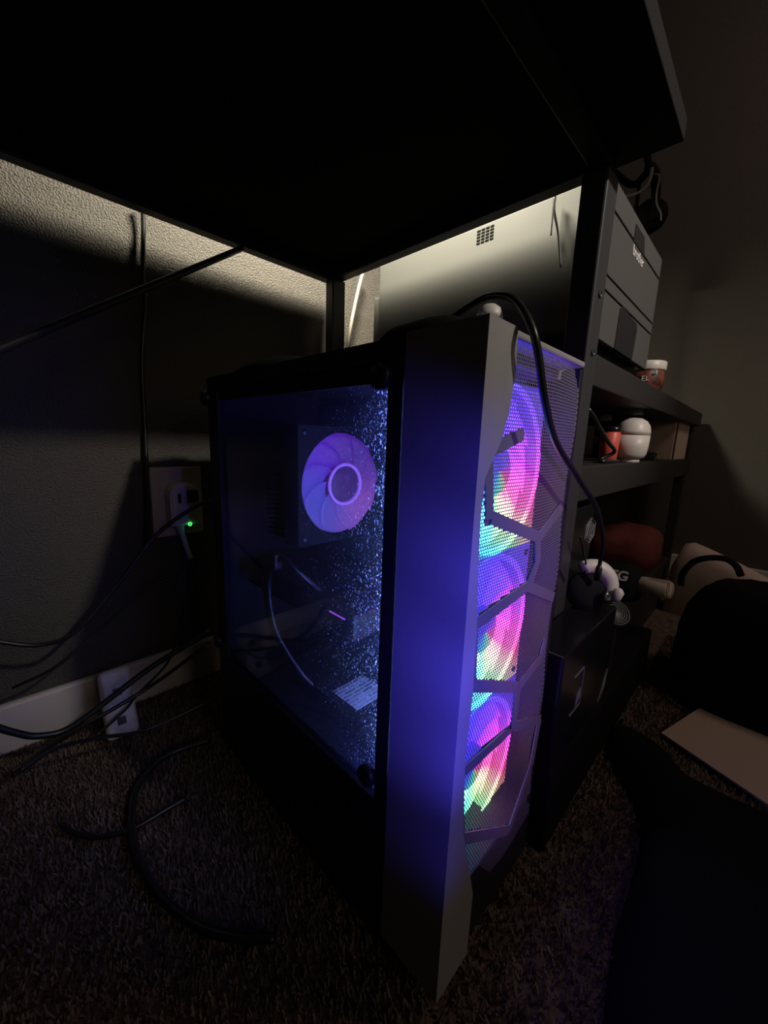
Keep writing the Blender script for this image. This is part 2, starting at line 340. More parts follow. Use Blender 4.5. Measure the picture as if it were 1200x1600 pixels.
# interior
mb = box('motherboard', (PX1 - .012, 0.255, 0.165), (PX1 - .006, PY1 - .012, 0.505), BOARD, pc)
sh = box('power_supply_shroud', (PX0 + .0085, 0.205, 0.150), (PX1 - .004, PY1 - .006, 0.157), CASE, pc, .001)
pb = box('drive_block', (0.237, 0.215, 0.157), (0.345, 0.40, 0.178), CASE, pc, .002)
st = box('rating_label', (-.023, -.021, 0), (.023, .021, .0006), STICKER, pb); st.location = (0.268, 0.290, 0.1782)
gc = box('graphics_card', (PX0 + .03, 0.262, 0.262), (PX1 - .014, PY1 - .03, 0.292), BLKPL, pc, .004)
bm = bmesh.new(); add_box(bm, (PX0 + .0295, 0.275, .283), (PX0 + .031, 0.300, .2845)); obj('light_line', bm, PURPLED, gc)
for k in range(2):
    d = k * .007
    tube('power_cable', [(PX0 + .045, .335 + d, .29), (PX0 + .022, .345 + d, .315), (PX0 + .016, .372 + d, .325), (PX0 + .014, .395 + d, .29), (PX0 + .016, .385 + d, .235), (PX0 + .028, .35 + d, .19), (PX0 + .05, .33, .158)], .0035, RUBBER, gc, 8)
box('connector', (PX0 + .010, .373, .312), (PX0 + .020, .395, .330), HSINK, gc, .002)
# cooler fan and heatsink
def make_fan(name, c, half, hub_r, m_blade, parent, nblade, depth, sgn, hub_m, ring=None, overlap=1.12, halo=False, frame_m=None):
    """fan facing -y; c = centre of the front plane"""
    root = bpy.data.objects.new(name, None)
    bm = bmesh.new(); n = 48; R = half * 0.935
    # square frame with a round opening
    def sq(k):
        a = 2 * math.pi * k / n; x, z = math.cos(a), math.sin(a); s = half / max(abs(x), abs(z)); return x * s, z * s
    rings = []
    for yy in (0, depth):
        ro = [bm.verts.new((sq(k)[0], yy, sq(k)[1])) for k in range(n)]
        ri = [bm.verts.new((R * math.cos(2 * math.pi * k / n), yy, R * math.sin(2 * math.pi * k / n))) for k in range(n)]
        rings.append((ro, ri))
    for k in range(n):
        j = (k + 1) % n
        (o0, i0), (o1, i1) = rings
        bm.faces.new((o0[k], o0[j], i0[j], i0[k])); bm.faces.new((o1[k], i1[k], i1[j], o1[j]))
        bm.faces.new((o0[k], o1[k], o1[j], o0[j])); bm.faces.new((i0[k], i0[j], i1[j], i1[k]))
    bmesh.ops.recalc_face_normals(bm, faces=bm.faces[:])
    me = bpy.data.meshes.new(name); bm.to_mesh(me); bm.free(); me.materials.append(frame_m or BLKPL)
    fr = bpy.data.objects.new(name, me); COL.objects.link(fr); fr.parent = parent; fr.location = c
    # one blade mesh per angle so the colour is read round the axle
    nr, na = 6, 8; step = 2 * math.pi / nblade
    for q in range(nblade):
        V, Fc = [], []
        for side_ in (0, 1):
            for i in range(nr + 1):
                r = hub_r * 1.02 + (R * 0.965 - hub_r * 1.02) * i / nr
                for j in range(na + 1):
                    u = j / na
                    a = q * step + step * overlap * (u - .5) + 0.55 * sgn * (i / nr) ** 1.3
                    yy = depth * 0.22 + depth * 0.40 * u * (1 - .45 * i / nr) + side_ * 0.0012 + 0.002
                    V.append((r * math.cos(a), yy, r * math.sin(a)))
        s = (nr + 1) * (na + 1); idx = lambda sd, i, j: sd * s + i * (na + 1) + j
        for i in range(nr):
            for j in range(na):
                Fc.append((idx(0, i, j), idx(0, i, j + 1), idx(0, i + 1, j + 1), idx(0, i + 1, j)))
                Fc.append((idx(1, i, j), idx(1, i + 1, j), idx(1, i + 1, j + 1), idx(1, i, j + 1)))
        for i in range(nr):
            Fc.append((idx(0, i, 0), idx(0, i + 1, 0), idx(1, i + 1, 0), idx(1, i, 0))); Fc.append((idx(0, i, na), idx(1, i, na), idx(1, i + 1, na), idx(0, i + 1, na)))
        for j in range(na):
            Fc.append((idx(0, nr, j), idx(0, nr, j + 1), idx(1, nr, j + 1), idx(1, nr, j)))
        mesh_obj('fan_blade', V, Fc, m_blade, fr, True)
    bm = bmesh.new(); add_lathe(bm, [(hub_r, -depth), (hub_r, -.004), (hub_r * .93, 0.0), (hub_r * .5, .0008), (.0005, .001)], axis_matrix((0, .002, 0), (0, -1, 0)), 32)
    obj('hub', bm, hub_m, fr, True)
    if halo:
        V, Fc = [], []
        for k in range(n):
            a = 2 * math.pi * k / n
            for rr, yy in ((R * .985, -.0016), (half * .995, -.0016), (half * .995, -.0002), (R * .985, -.0002)): V.append((rr * math.cos(a), yy, rr * math.sin(a)))
        for k in range(n):
            j = (k + 1) % n
            for q in range(4): Fc.append((k * 4 + q, j * 4 + q, j * 4 + (q + 1) % 4, k * 4 + (q + 1) % 4))
        mesh_obj('light_ring', V, Fc, m_blade, fr)
    if ring:
        bm = bmesh.new(); pts = [Vector((hub_r * 1.07 * math.cos(2 * math.pi * k / 40), 0.0015, hub_r * 1.07 * math.sin(2 * math.pi * k / 40))) for k in range(41)]
        add_tube(bm, pts, hub_r * .085, 8, False); obj('hub_ring', bm, ring, fr, True)
    for sx in (-1, 1):
        for sz in (-1, 1):
            lathe('screw', [(.003, 0), (.003, .0012), (.001, .0016)], (sx * half * .88, 0, sz * half * .88), (0, -1, 0), HSINK, fr, 10)
    return fr
FC = P(541, 757, Y=.33)
make_fan('cooler_fan', (FC.x, .33, FC.z), 0.062, 0.0205, VIOLET, pc, 9, .025, 1, mat('dim_violet_hub', (0.05, 0.03, 0.08), .5, emit=(0.06, 0.012, 0.16), es=.6), VHUB, 1.45, False, FANFR)
hs = None
bm = bmesh.new()
for k in range(22): add_box(bm, (FC.x - .056, .360, FC.z - .06 + k * .0055), (FC.x + .056, .405, FC.z - .06 + k * .0055 + .0007))
hs = obj('heatsink', bm, HSINK, pc); hs['kind'] = 'stuff'
# three front fans behind the grille
for z in (0.4385, 0.299, 0.1595):
    make_fan('case_fan', (0.288, 0.152, z), 0.0695, 0.021, RAINBOW, pc, 9, .024, -1, RAINFRAME, None, 1.5, True, RAINFRAME)
# hidden glowing strip added behind the bezel to light window dust and shroud
box('hidden_fill_strip', (PX0 + .012, .184, .19), (PX0 + .016, .189, .50), STRIP, pc)
# front bezel frame
def ft(px): return [(p.x, p.z) for p in (P(x, y, Y=PY0) for x, y in px)]
inner_left = ft([(803, 509), (799, 580), (790, 640), (776, 690), (752, 745), (745, 800), (742, 860), (739, 985), (733, 1080), (721, 1190), (719, 1300), (727, 1345), (734, 1392)])
bm = bmesh.new()
poly = [(PX0, PZ1)] + [(max(x, PX0 + .006), min(z, PZ1)) for x, z in inner_left] + [(0.245, PZ0 + .003), (PX0, PZ0 + .003)]
add_prism(bm, poly, PY0 - .003, PY0 + .012)
add_box(bm, (PX0, PY0 + .012, PZ0 + .003), (PX0 + .006, PYB, PZ1), .0)
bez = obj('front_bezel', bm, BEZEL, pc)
zt = P(803, 526, Y=PY0).z
bm = bmesh.new(); add_box(bm, (0.2355, PY0 - .001, zt), (PX1 - .012, PY0 + .02, PZ1), .0015); add_box(bm, (PX0 + .006, PY0 + .02, PZ1 - .012), (PX1, PYB, PZ1), .0)
obj('top_bar', bm, BEZEL, bez)
bm = bmesh.new(); add_box(bm, (PX1 - .006, PY0 + .004, PZ0 + .003), (PX1, PYB, PZ1 - .004), .001)
obj('right_bar', bm, CASE, bez)  # this bar and the bottom one: shade put into a black colour
box('bottom_bar', (PX0 + .006, PY0 + .002, PZ0 + .003), (PX1 - .006, PYB, 0.099), CASE, bez, .0015)
# perforated grille
ribs_px = [[(774, 704), (823, 678)], [(771, 706), (766, 812)], [(770, 809), (838, 839)], [(838, 839), (886, 790)], [(836, 840), (835, 876), (824, 914)],
           [(824, 914), (742, 986)], [(824, 916), (868, 934)], [(748, 986), (740, 1072)], [(740, 1073), (806, 1072)], [(807, 1072), (847, 1031), (858, 1002)],
           [(806, 1073), (800, 1136), (788, 1148)], [(788, 1148), (721, 1220)], [(801, 1134), (846, 1125)], [(724, 1222), (723, 1312)], [(722, 1313), (790, 1294)], [(790, 1296), (833, 1203)], [(845, 1128), (835, 1200)]]
ribs = [ft(r) for r in ribs_px]
def bulge(x, z):
    # shallow folded facets
    a = 0.0035 * max(0.0, 1 - abs(x - 0.305) / 0.055); b = 0.0016 * math.sin(z * 47.0 + x * 20)
    return PY0 + 0.0035 - a + b
def seg_d(p, a, b):
    ax, az = a; bx, bz = b; dx, dz = bx - ax, bz - az; l = dx * dx + dz * dz
    t = max(0, min(1, ((p[0] - ax) * dx + (p[1] - az) * dz) / l)); return math.hypot(p[0] - ax - t * dx, p[1] - az - t * dz)
pitch = 0.00275; V, Fc = [], []
gx0, gx1, gz0, gz1 = PX0 + .008, PX1 - .007, 0.072, zt + .001
rows = int((gz1 - gz0) / (pitch * .866)); cols = int((gx1 - gx0) / pitch)
def edge_left(z):
    for (xa, za), (xb, zb) in zip(inner_left[:-1], inner_left[1:]):
        if zb <= z <= za: return xa + (xb - xa) * (z - za) / (zb - za + 1e-9)
    return inner_left[-1][0]
for r in range(rows):
    z = gz0 + r * pitch * .866
    el = edge_left(z)
    for c_ in range(cols):
        x = gx0 + (c_ + .5 * (r % 2)) * pitch
        if x < el - .004 or x > gx1: continue
        # clipped corner upper right, narrowing foot lower right
        if (x - (PX1 - .03)) + (z - (zt - .022)) > .026: continue
        solid = x < el + .001 or x > gx1 - .003
        if not solid:
            for rb in ribs:
                for a, b in zip(rb[:-1], rb[1:]):
                    if seg_d((x, z), a, b) < .0040: solid = True; break
                if solid: break
        R = pitch * .5774; h = R * 0.66; b0 = len(V)
        for k in range(6):
            a = math.pi / 6 + k * math.pi / 3; xx, zz = x + R * math.cos(a), z + R * math.sin(a); V.append((xx, bulge(xx, zz), zz))
        if solid: Fc.append(tuple(range(b0, b0 + 6)))
        else:
            for k in range(6):
                a = math.pi / 6 + k * math.pi / 3; xx, zz = x + h * math.cos(a), z + h * math.sin(a); V.append((xx, bulge(xx, zz), zz))
            for k in range(6): Fc.append((b0 + k, b0 + (k + 1) % 6, b0 + 6 + (k + 1) % 6, b0 + 6 + k))
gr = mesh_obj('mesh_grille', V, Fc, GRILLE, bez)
for rb in ribs:
    bm = bmesh.new(); pts = [Vector((x, bulge(x, z) - .0006, z)) for x, z in rb]
    L, Rr = [], []
    for i, p in enumerate(pts):
        t = (pts[min(i + 1, len(pts) - 1)] - pts[max(i - 1, 0)]).normalized(); nrm = Vector((-t.z, 0, t.x)) * .0046
        L.append(p + nrm); Rr.append(p - nrm)
    ring = [bm.verts.new(v) for v in L + Rr[::-1]]; back = [bm.verts.new(v + Vector((0, -.0012, 0))) for v in L + Rr[::-1]]
    bm.faces.new(ring); bm.faces.new(back[::-1]); n = len(ring)
    for i in range(n): bm.faces.new((ring[i], back[i], back[(i + 1) % n], ring[(i + 1) % n]))
    obj('grille_rib', bm, GRILLE, bez)
reloc(pc)

# ------------------------------------------------------------------ things on the tower
c0 = P(768, 494, Z=.531)
EB = (0.2395, 0.1445, PZ1 + .0003)
wp = thing('white_puck', 'small white round puck on the front corner of the tower top', 'puck', EB)
lathe('shell', [(.003, .0), (.0068, .0008), (.0084, .003), (.0086, .0085)], EB, (0, 0, 1), WHITE, wp, 28)
lathe('lid', [(.0086, .0088), (.0084, .012), (.007, .0155), (.004, .0178), (.001, .0184)], EB, (0, 0, 1), WHITE, wp, 28)
reloc(wp)
def heap(name, c, rx, ry, h, m, seed, p=2.6, nz=.12, flat=0.9):
    V, Fc = [], []; na, nr = 40, 14
    for i in range(nr + 1):
        t = i / nr
        for k in range(na):
            a = 2 * math.pi * k / na; ca, sa = math.cos(a), math.sin(a)
            rr = (abs(ca) ** p + abs(sa) ** p) ** (-1 / p)
            ph = t * math.pi / 2; rad = math.cos(ph) ** .55 if i < nr else 0.0; z = h * math.sin(ph) ** flat
            v = Vector((rx * rr * ca * rad, ry * rr * sa * rad, z))
            nn = noise.noise(v * 14 + Vector((seed, 0, 0))) * nz + noise.noise(v * 40 + Vector((0, seed, 0))) * nz * .4
            if i: v *= (1 + nn)
            V.append((c[0] + v.x, c[1] + v.y, c[2] + max(v.z, 0)))
    for i in range(nr):
        for k in range(na): Fc.append((i * na + k, i * na + (k + 1) % na, (i + 1) * na + (k + 1) % na, (i + 1) * na + k))
    Fc.append(tuple(range(na))[::-1])
    return mesh_obj(name, V, Fc, m, None, True)
tag(heap('pouch', (0.245, 0.205, PZ1), .020, .045, .019, CLOTH, 3.0), 'soft black pouch lying on the tower top beside the white puck', 'pouch')
tag(heap('cloth_bundle', (0.262, 0.43, PZ1), .05, .075, .016, CLOTH, 9.0), 'flat black cloth bundle on the back of the tower top', 'cloth')
# cable from the tower top, over the front, down to the controller
pts = [Vector((0.262, .205, PZ1 + .018)), P(745, 472, Y=.17), P(775, 462, Y=.15), P(805, 470, Y=.13), P(830, 510, Y=.112), P(842, 560, Y=.108), P(850, 620, Y=.107), P(868, 690, Y=.107), P(902, 745, Y=.109), P(932, 795, Y=.112), P(942, 845, Y=.120), P(937, 882, Y=.130)]
tag(tube('charging_cable', pts, .0024, RUBBER), 'black charging cable arching over the tower front down to the white controller', 'cable')

# ------------------------------------------------------------------ printer
PRX0, PRX1, PRY0, PRY1, PRZ0, PRZ1 = 0.565, 0.872, 0.189, 0.59, 0.5815, 0.790
pr = thing('printer', 'grey laser printer with dark seams on the top shelf', 'printer', (0.72, 0.39, PRZ0))
bm = bmesh.new(); add_box(bm, (PRX0, PRY0 + .006, PRZ0 + .028), (PRX1, PRY1, PRZ1), .006, 3); add_box(bm, (PRX0 + .004, PRY1 - .01, PRZ0 + .028), (PRX1 - .004, PRY1 + .016, PRZ1 - .055), .004)
obj('body', bm, PRINTER, pr)
box('base', (PRX0 + .008, PRY0 + .016, PRZ0), (PRX1 - .008, PRY1 - .01, PRZ0 + .03), PRDARK, pr, .003)
def fz(px, py): p = P(px, py, Y=PRY0); return p
# front is split by grooves: lid band, upper door, thin band, tray
zA, zB, zC = PRZ1 - .034, PRZ1 - .108, PRZ1 - .126
box('front_band', (PRX0 + .001, PRY0, zA + .0016), (PRX1 - .001, PRY0 + .008, PRZ1 - .002), PRINTER, pr, .001)
door = box('front_door', (PRX0 + .001, PRY0, zB + .0014), (PRX1 - .001, PRY0 + .008, zA - .0016), PRINTER, pr, .001)
box('front_band', (PRX0 + .001, PRY0, zC + .0014), (PRX1 - .001, PRY0 + .008, zB - .0014), PRINTER, pr, .001)
tray = box('paper_tray', (PRX0 + .001, PRY0, PRZ0 + .022), (PRX1 - .001, PRY0 + .008, zC - .0014), PRINTER, pr, .001)
box('groove_backing', (PRX0 + .002, PRY0 + .004, PRZ0 + .03), (PRX1 - .002, PRY0 + .0065, PRZ1 - .006), PRDARK, pr)
a, b = P(992, 362, Y=PRY0), P(1010, 372, Y=PRY0)
bm = bmesh.new(); add_prism(bm, [(a.x - .002, zA - .001), (a.x, zA + .021), (b.x - .012, zA + .021), (b.x, zA - .001)], PRY0 - .0008, PRY0 + .003)
obj('grip_recess', bm, PRDARK, pr)
t0 = P(997, 402, Y=PRY0)
text('logo', 'brother', .020, (t0.x, PRY0 - .0004, t0.z), (1, 0, 0), (0, 0, 1), INK, door, .0004, .0001)
bm = bmesh.new(); a, b = P(958, 550, Y=PRY0), P(988, 560, Y=PRY0)
add_prism(bm, [(a.x, PRZ0 + .022), (a.x + .004, PRZ0 + .077), (a.x + .012, PRZ0 + .082), (b.x - .006, PRZ0 + .077), (b.x, PRZ0 + .068), (b.x - .006, PRZ0 + .022)], PRY0 - .001, PRY0 + .004)
obj('tray_handle', bm, PRDARK, tray)
vy0, vy1 = P(772, 365, X=PRX0).y, P(745, 365, X=PRX0).y; vz0, vz1 = P(758, 379, X=PRX0).z, P(758, 355, X=PRX0).z
for r in range(5):
    for c_ in range(4):
        yy = vy0 + (vy1 - vy0) * (c_ + .12) / 4; zz = vz0 + (vz1 - vz0) * (r + .2) / 5
        box('vent_slot', (PRX0 - .0006, yy, zz), (PRX0 + .003, yy + (vy1 - vy0) / 4 * .78, zz + (vz1 - vz0) / 5 * .52), VENT, pr)
reloc(pr)
# ------------------------------------------------------------------ shelf unit
shf = thing('shelf_unit', 'black open shelf unit along the wall behind the desk leg', 'shelf', (1.15, 0.42, 0))
box('shelf', (0.555, 0.185, 0.541), (1.70, 0.66, 0.5815), SHELFM, shf, .002)
box('shelf', (0.565, 0.195, 0.378), (1.70, 0.66, 0.431), SHELFM, shf, .002)
for x0 in (0.565, 1.675):
    for y0 in (0.62, 0.655):
        pass
for x0, y0 in ((.565, .63), (1.67, .63), (1.67, .20)):
    box('upright', (x0, y0, 0), (x0 + .028, y0 + .028, .378), SHELFM, shf, .002); box('upright', (x0, y0, .431), (x0 + .028, y0 + .028, .541), SHELFM, shf, .002)
bx = P(980, 611, Y=.205); box('bracket', (.95, .205, .529), (.985, .25, .541), WHEAD, shf, .002)
reloc(shf)
# jar
jb = Vector((1.03, 0.222, 0.5815)); jar = thing('snack_jar', 'brown and red labelled jar with a white lid beside the printer', 'jar', jb)
lathe('jar_body', [(.030, 0), (.034, .003), (.034, .040), (.032, .043)], jb, (0, 0, 1), LABEL, jar, 28)
lathe('lid', [(.035, .0435), (.036, .046), (.036, .060), (.034, .062), (.002, .062)], jb, (0, 0, 1), WHITE, jar, 28)
d = Vector((-jb.x, -jb.y, 0)).normalized(); tx = Vector((-d.y, d.x, 0))
text('lettering', 'EL', .015, jb + d * .0345 + Vector((0, 0, .0245)) , tx, (0, 0, 1), INK, jar, .0008)
lb = bmesh.new(); q = jb + d * .0300 + tx * .014 + Vector((0, 0, .0375)); add_box(lb, q - Vector((.004, .005, .004)), q + Vector((.004, .005, .004))); obj('label_patch', lb, INK, jar)
reloc(jar)
# headset hung on a slim stand behind the printer's right end
_h = P(1018, 300, X=1.25); hc = Vector((_h.x, _h.y, _h.z))
hs_ = thing('headset', 'black over ear headset seen above the right end of the printer', 'headphones', hc)
def hp(x, y, X=1.25): return P(x, y, X=X)
tube('headband', [hp(958, 268), hp(985, 288), hp(1003, 280), hp(1012, 262), hp(1010, 240), hp(995, 225)], .0078, HEADB, hs_, 10)
tube('band_trim', [hp(975, 308, 1.22), hp(1000, 300, 1.22), hp(1014, 284, 1.22), hp(1019, 262, 1.22)], .0040, WHEAD, hs_, 8)
tube('yoke', [hp(1014, 262), hp(1023, 272), hp(1025, 300), hp(1022, 325), hp(1020, 345)], lambda t: .0135 - .003 * math.sin(t * 3.14), HEADB, hs_, 10)
tube('yoke_trim', [hp(1016, 272, 1.235), hp(1030, 275, 1.235), hp(1026, 300, 1.235), hp(1026, 318, 1.235), hp(1032, 332, 1.235), hp(1033, 345, 1.235)], .0020, WHEAD, hs_, 6)
cc = hp(1016, 338, 1.28); lathe('ear_cup', [(.018, -.024), (.036, -.019), (.040, 0), (.036, .016), (.018, .022)], cc, (-.6, -.7, .25), HEADB, hs_, 28)
lathe('ear_cushion', [(.027, .017), (.031, .022), (.027, .027), (.013, .025)], cc, (-.6, -.7, .25), HEADB, hs_, 28)
reloc(hs_)
_t = hp(1009, 272, 1.262); sb = Vector((_t.x, _t.y + .012, .5815))
hst = thing('headset_stand', 'slim black stand carrying the headset behind the right end of the printer', 'stand', sb)
lathe('stand_base', [(.05, 0), (.052, .002), (.052, .008), (.01, .011)], sb, (0, 0, 1), STEELD, hst, 28)
lathe('pole', [(.005, .0112), (.005, _t.z - sb.z - .004)], sb, (0, 0, 1), STEELD, hst, 12)
tube('hook', [Vector((sb.x, sb.y, _t.z - .004)), Vector((sb.x - .004, sb.y - .008, _t.z + .002)), Vector((sb.x - .010, sb.y - .02, _t.z - .010)), Vector((sb.x - .012, sb.y - .030, _t.z - .002))], .004, STEELD, hst, 8)
reloc(hst)
# white dome, red tub, cap, box and cable clump on the second shelf
SZ = 0.431
_r = P(985, 690, X=.95); dc = Vector((_r.x, _r.y, SZ)); dm = thing('dome_canister', 'smooth white dome topped canister on the second shelf', 'canister', dc)
lathe('canister_base', [(.020, 0), (.021, .001), (.021, .006), (.017, .007)], dc, (0, 0, 1), WHITE, dm, 32)
lathe('canister_body', [(.020, .0072), (.027, .010), (.031, .017), (.033, .030), (.0338, .0555)], dc, (0, 0, 1), WHITE, dm, 36)
lathe('dome_lid', [(.0338, .0562), (.0335, .064), (.031, .075), (.025, .084), (.016, .0895), (.002, .0915)], dc, (0, 0, 1), WHITE, dm, 36)
reloc(dm)
_r = P(956, 690, X=.888); rc = Vector((_r.x, _r.y + .004, SZ)); rt = thing('red_tub', 'red tub standing just left of the white dome canister', 'tub', rc)
lathe('tub_body', [(.014, 0), (.016, .002), (.018, .058), (.016, .06)], rc, (0, 0, 1), REDPL, rt); lathe('tub_lid', [(.017, .06), (.019, .062), (.019, .07), (.003, .071)], rc, (0, 0, 1), GLOSSB, rt); reloc(rt)
kc = Vector((1.12, 0.315, SZ)); kt = thing('capped_bottle', 'bottle with a white rounded cap behind the white dome canister', 'bottle', kc)
lathe('bottle_body', [(.02, 0), (.022, .002), (.022, .085), (.012, .095)], kc, (0, 0, 1), GLOSSB, kt); lathe('cap', [(.013, .0955), (.014, .097), (.013, .107), (.006, .113), (.001, .114)], kc, (0, 0, 1), WHITE, kt); reloc(kt)
cb = thing('cardboard_box', 'brown cardboard box at the right end of the second shelf', 'box', (1.47, 0.27, SZ))
box('carton', (1.39, 0.205, SZ), (1.64, 0.345, SZ + .112), CARD, cb, .0015)
box('tape_seam', (1.395, 0.2045, SZ + .001), (1.425, 0.2055, SZ + .111), PRDARK, cb)
bm = bmesh.new(); add_box(bm, (1.388, .205, SZ + .108), (1.392, .345, SZ + .113)); obj('flap', bm, CARD, cb)
pt = Vector((1.66, .22, SZ)); reloc(cb)
tag(lathe('white_stick', [(.006, 0), (.006, .14), (.003, .146)], (1.665, .235, SZ), (0, 0, 1), CREAMCORD), 'pale stick standing behind the cardboard box', 'stick')
cl = thing('cable_coil', 'coiled black cable lying in front of the cardboard box', 'cable', (1.2, .235, SZ))
for k in range(3):
    pts = [Vector((1.20 + (.052 + .004 * k) * math.cos(t * .5236), .245 + (.030 + .002 * k) * math.sin(t * .5236), SZ + .004 + .006 * k + .003 * math.sin(t))) for t in range(13)]
    tube('coil_loop', pts, .0035, RUBBER, cl, 6, 4)
reloc(cl)
tag(tube('tangled_cable', [P(919, 640, Y=.19), P(928, 652, Y=.19), P(934, 664, Y=.19), P(950, 690, Y=.20), P(960, 706, Y=.21), Vector((.80, .225, SZ + .006)), Vector((.86, .222, SZ + .004)), Vector((.83, .235, SZ + .006)), Vector((.78, .215, SZ + .004)), Vector((.87, .212, SZ + .003))], .0035, RUBBER), 'black cable hanging past the desk leg onto the second shelf', 'cable')

# ------------------------------------------------------------------ low chest with the clutter on it
ch = thing('low_chest', 'low black chest on the carpet under the shelves', 'chest', (0.9, 0.36, 0))
box('chest_body', (0.538, 0.171, 0), (1.38, 0.60, 0.13), SHELFM, ch, .003); box('chest_lid', (0.534, 0.168, 0.1305), (1.383, 0.603, 0.148), SHELFM, ch, .003)
reloc(ch)
lowb = tag(box('flat_box', (0.395, 0.116, 0.0), (0.90, 0.165, 0.105), CLOTH, None, .004), 'long matt black box on the carpet in front of the desk leg', 'box')
gb = thing('glossy_box', 'glossy black box with small stickers behind the tower front', 'box', (0.51, .14, .105))
box('carton', (0.395, 0.119, 0.1055), (0.588, 0.163, 0.245), GLOSSB, gb, .002)
p1 = P(893, 1062, Y=.1185)
bm = bmesh.new(); x0, x1, z0, z1 = .436, .470, .155, .205
for a, b in (((x0, z1 - .0015), (x1, z1)), ((x1 - .0015, z0), (x1, z1)), ((x0, z0), (x1, z0 + .0015))): add_box(bm, (a[0], .1182, a[1]), (b[0], .1189, b[1]))
add_prism(bm, [(x1 - .018, z0 + .004), (x1 - .003, z0 + .012), (x1 - .006, z0 + .024), (x1 - .016, z0 + .018)], .1182, .1189)
obj('outline_print', bm, GREYINK, gb)
bm = bmesh.new(); add_prism(bm, [(.556, .112), (.582, .128), (.585, .152), (.572, .138)], .1182, .1189); obj('sticker', bm, GREYINK, gb)
reloc(gb)
# game controller leaning on the glossy box top
gcx = thing('game_controller', 'white and black game controller with a cable plugged in', 'controller', (0.56, .145, .245))
C0 = P(925, 915, X=.56)
mC = axis_matrix(C0, (-.62, -.70, .35), (1, -.5, 0))
def arcpts(r, a0, a1, n=18, z=0.0): return [mC @ Vector((r * math.cos(a0 + (a1 - a0) * k / n), r * math.sin(a0 + (a1 - a0) * k / n), z)) for k in range(n + 1)]
bm = bmesh.new(); add_tube(bm, arcpts(.026, math.radians(-38), math.radians(112)), lambda t: .0085 + .0035 * math.sin(t * math.pi), 12); obj('white_shell', bm, WHITE, gcx, True)
bm = bmesh.new(); add_lathe(bm, [(.004, -.013), (.022, -.014), (.0265, -.005), (.0255, .003), (.015, .008), (.001, .009)], mC @ Matrix.Translation((-.009, -.008, 0)), 28); obj('dark_centre', bm, FANFR, gcx, True)
lathe('thumbstick', [(.004, 0), (.004, .006), (.0085, .008), (.008, .011), (.003, .0105)], mC @ Vector((.008, -.016, .008)), (-.62, -.7, .35), GLOSSB, gcx, 18)
lathe('grip_tip', [(.003, -.008), (.0065, -.004), (.0065, .006), (.002, .010)], P(964, 930, X=.565), (0.2, -.3, 1), WHITE, gcx, 16)
lathe('plug', [(.004, -.012), (.0042, .004), (.0022, .010)], P(935, 893, X=.55), (0.1, 0, 1), RUBBER, gcx, 12)
gl_ = tube('lower_grip', [mC @ Vector((-.02, -.012, -.006)), mC @ Vector((-.012, -.035, -.008)), Vector((.555, .145, .2465 + .008))], .009, BLKPL, gcx, 10)
reloc(gcx)
tag(tube('thin_wire', [P(906, 838, Y=.155), P(911, 860, Y=.155), P(915, 888, Y=.156), Vector((.535, .155, .2475))], .0012, RUBBER), 'thin black wire hanging between the desk leg and the controller', 'cable')
# logo box
lbx = thing('logo_box', 'black box with a hexagonal outline logo behind the desk leg', 'box', (0.68, .26, .148))
box('carton', (0.60, 0.222, 0.1485), (0.80, 0.33, 0.355), GLOSSB, lbx, .002)
L0 = P(922, 829, Y=.2215); bm = bmesh.new(); R6 = .034
hx = [(L0.x + R6 * math.cos(math.pi / 6 + k * math.pi / 3) * .9, L0.z + R6 * .72 * math.sin(math.pi / 6 + k * math.pi / 3)) for k in range(6)]
for s in (1.0, .72):
    for k in range(6):
        ax, az = hx[k]; bx_, bz = hx[(k + 1) % 6]
        f = lambda x, z: Vector((L0.x + (x - L0.x) * s, .2214, L0.z + (z - L0.z) * s))
        add_tube(bm, [f(ax, az), f(bx_, bz)], .0011, 4)
for k in range(3): add_tube(bm, [Vector((L0.x - .018 + k * .012, .2214, L0.z - .012)), Vector((L0.x - .010 + k * .012, .2214, L0.z + .013))], .0011, 4)
obj('emblem', bm, GREYINK, lbx); reloc(lbx)
# black bottle lying with white end
bt = thing('lying_bottle', 'black bottle with white letters and a white end lying on the chest', 'bottle', (0.88, .2, .148))
A = P(1002, 914, X=.88); B = P(1046, 922, X=.87); ax = (B - A).normalized()
lathe('bottle_body', [(.016, -.085), (.030, -.082), (.0378, -.074), (.0378, -.014), (.033, -.006), (.018, 0)], A, ax, CLOTH, bt, 32)
lathe('white_neck', [(.0165, .0003), (.0175, .002), (.0175, .046), (.016, .048)], A, ax, PLATEW, bt, 28)
lathe('neck_end', [(.0155, .0485), (.0155, .050), (.002, .050)], A, ax, CARD, bt, 28)
vd = (Vector((0, 0, CAMZ)) - A).normalized(); nrm = (vd - ax * vd.dot(ax)).normalized()
nrm = (nrm + Vector((0, 0, .3))); nrm = (nrm - ax * nrm.dot(ax)).normalized(); sd = ax.cross(nrm)
o0 = A - ax * .026 + nrm * .0383
text('lettering', 'EG', .027, o0, ax, nrm.cross(ax), INK, bt, .0006, .0008)
reloc(bt)
rg = thing('ringed_disc', 'dark disc with concentric ridges beside the glossy box', 'disc', (0.64, .15, .106))
dcn = P(962, 957, X=.66)
lathe('disc_plate', [(.020, -.004), (.0225, -.002), (.0225, 0), (.001, .0005)], dcn, (-.55, -.45, .7), BLKPL, rg, 36)
for k in range(5):
    bm = bmesh.new(); mm = axis_matrix(dcn, (-.55, -.45, .7)); r = .006 + .0033 * k
    add_tube(bm, [mm @ Vector((r * math.cos(2 * math.pi * j / 32), r * math.sin(2 * math.pi * j / 32), .0008)) for j in range(33)], .0006, 5, False); obj('ridge', bm, GREYINK, rg, True)
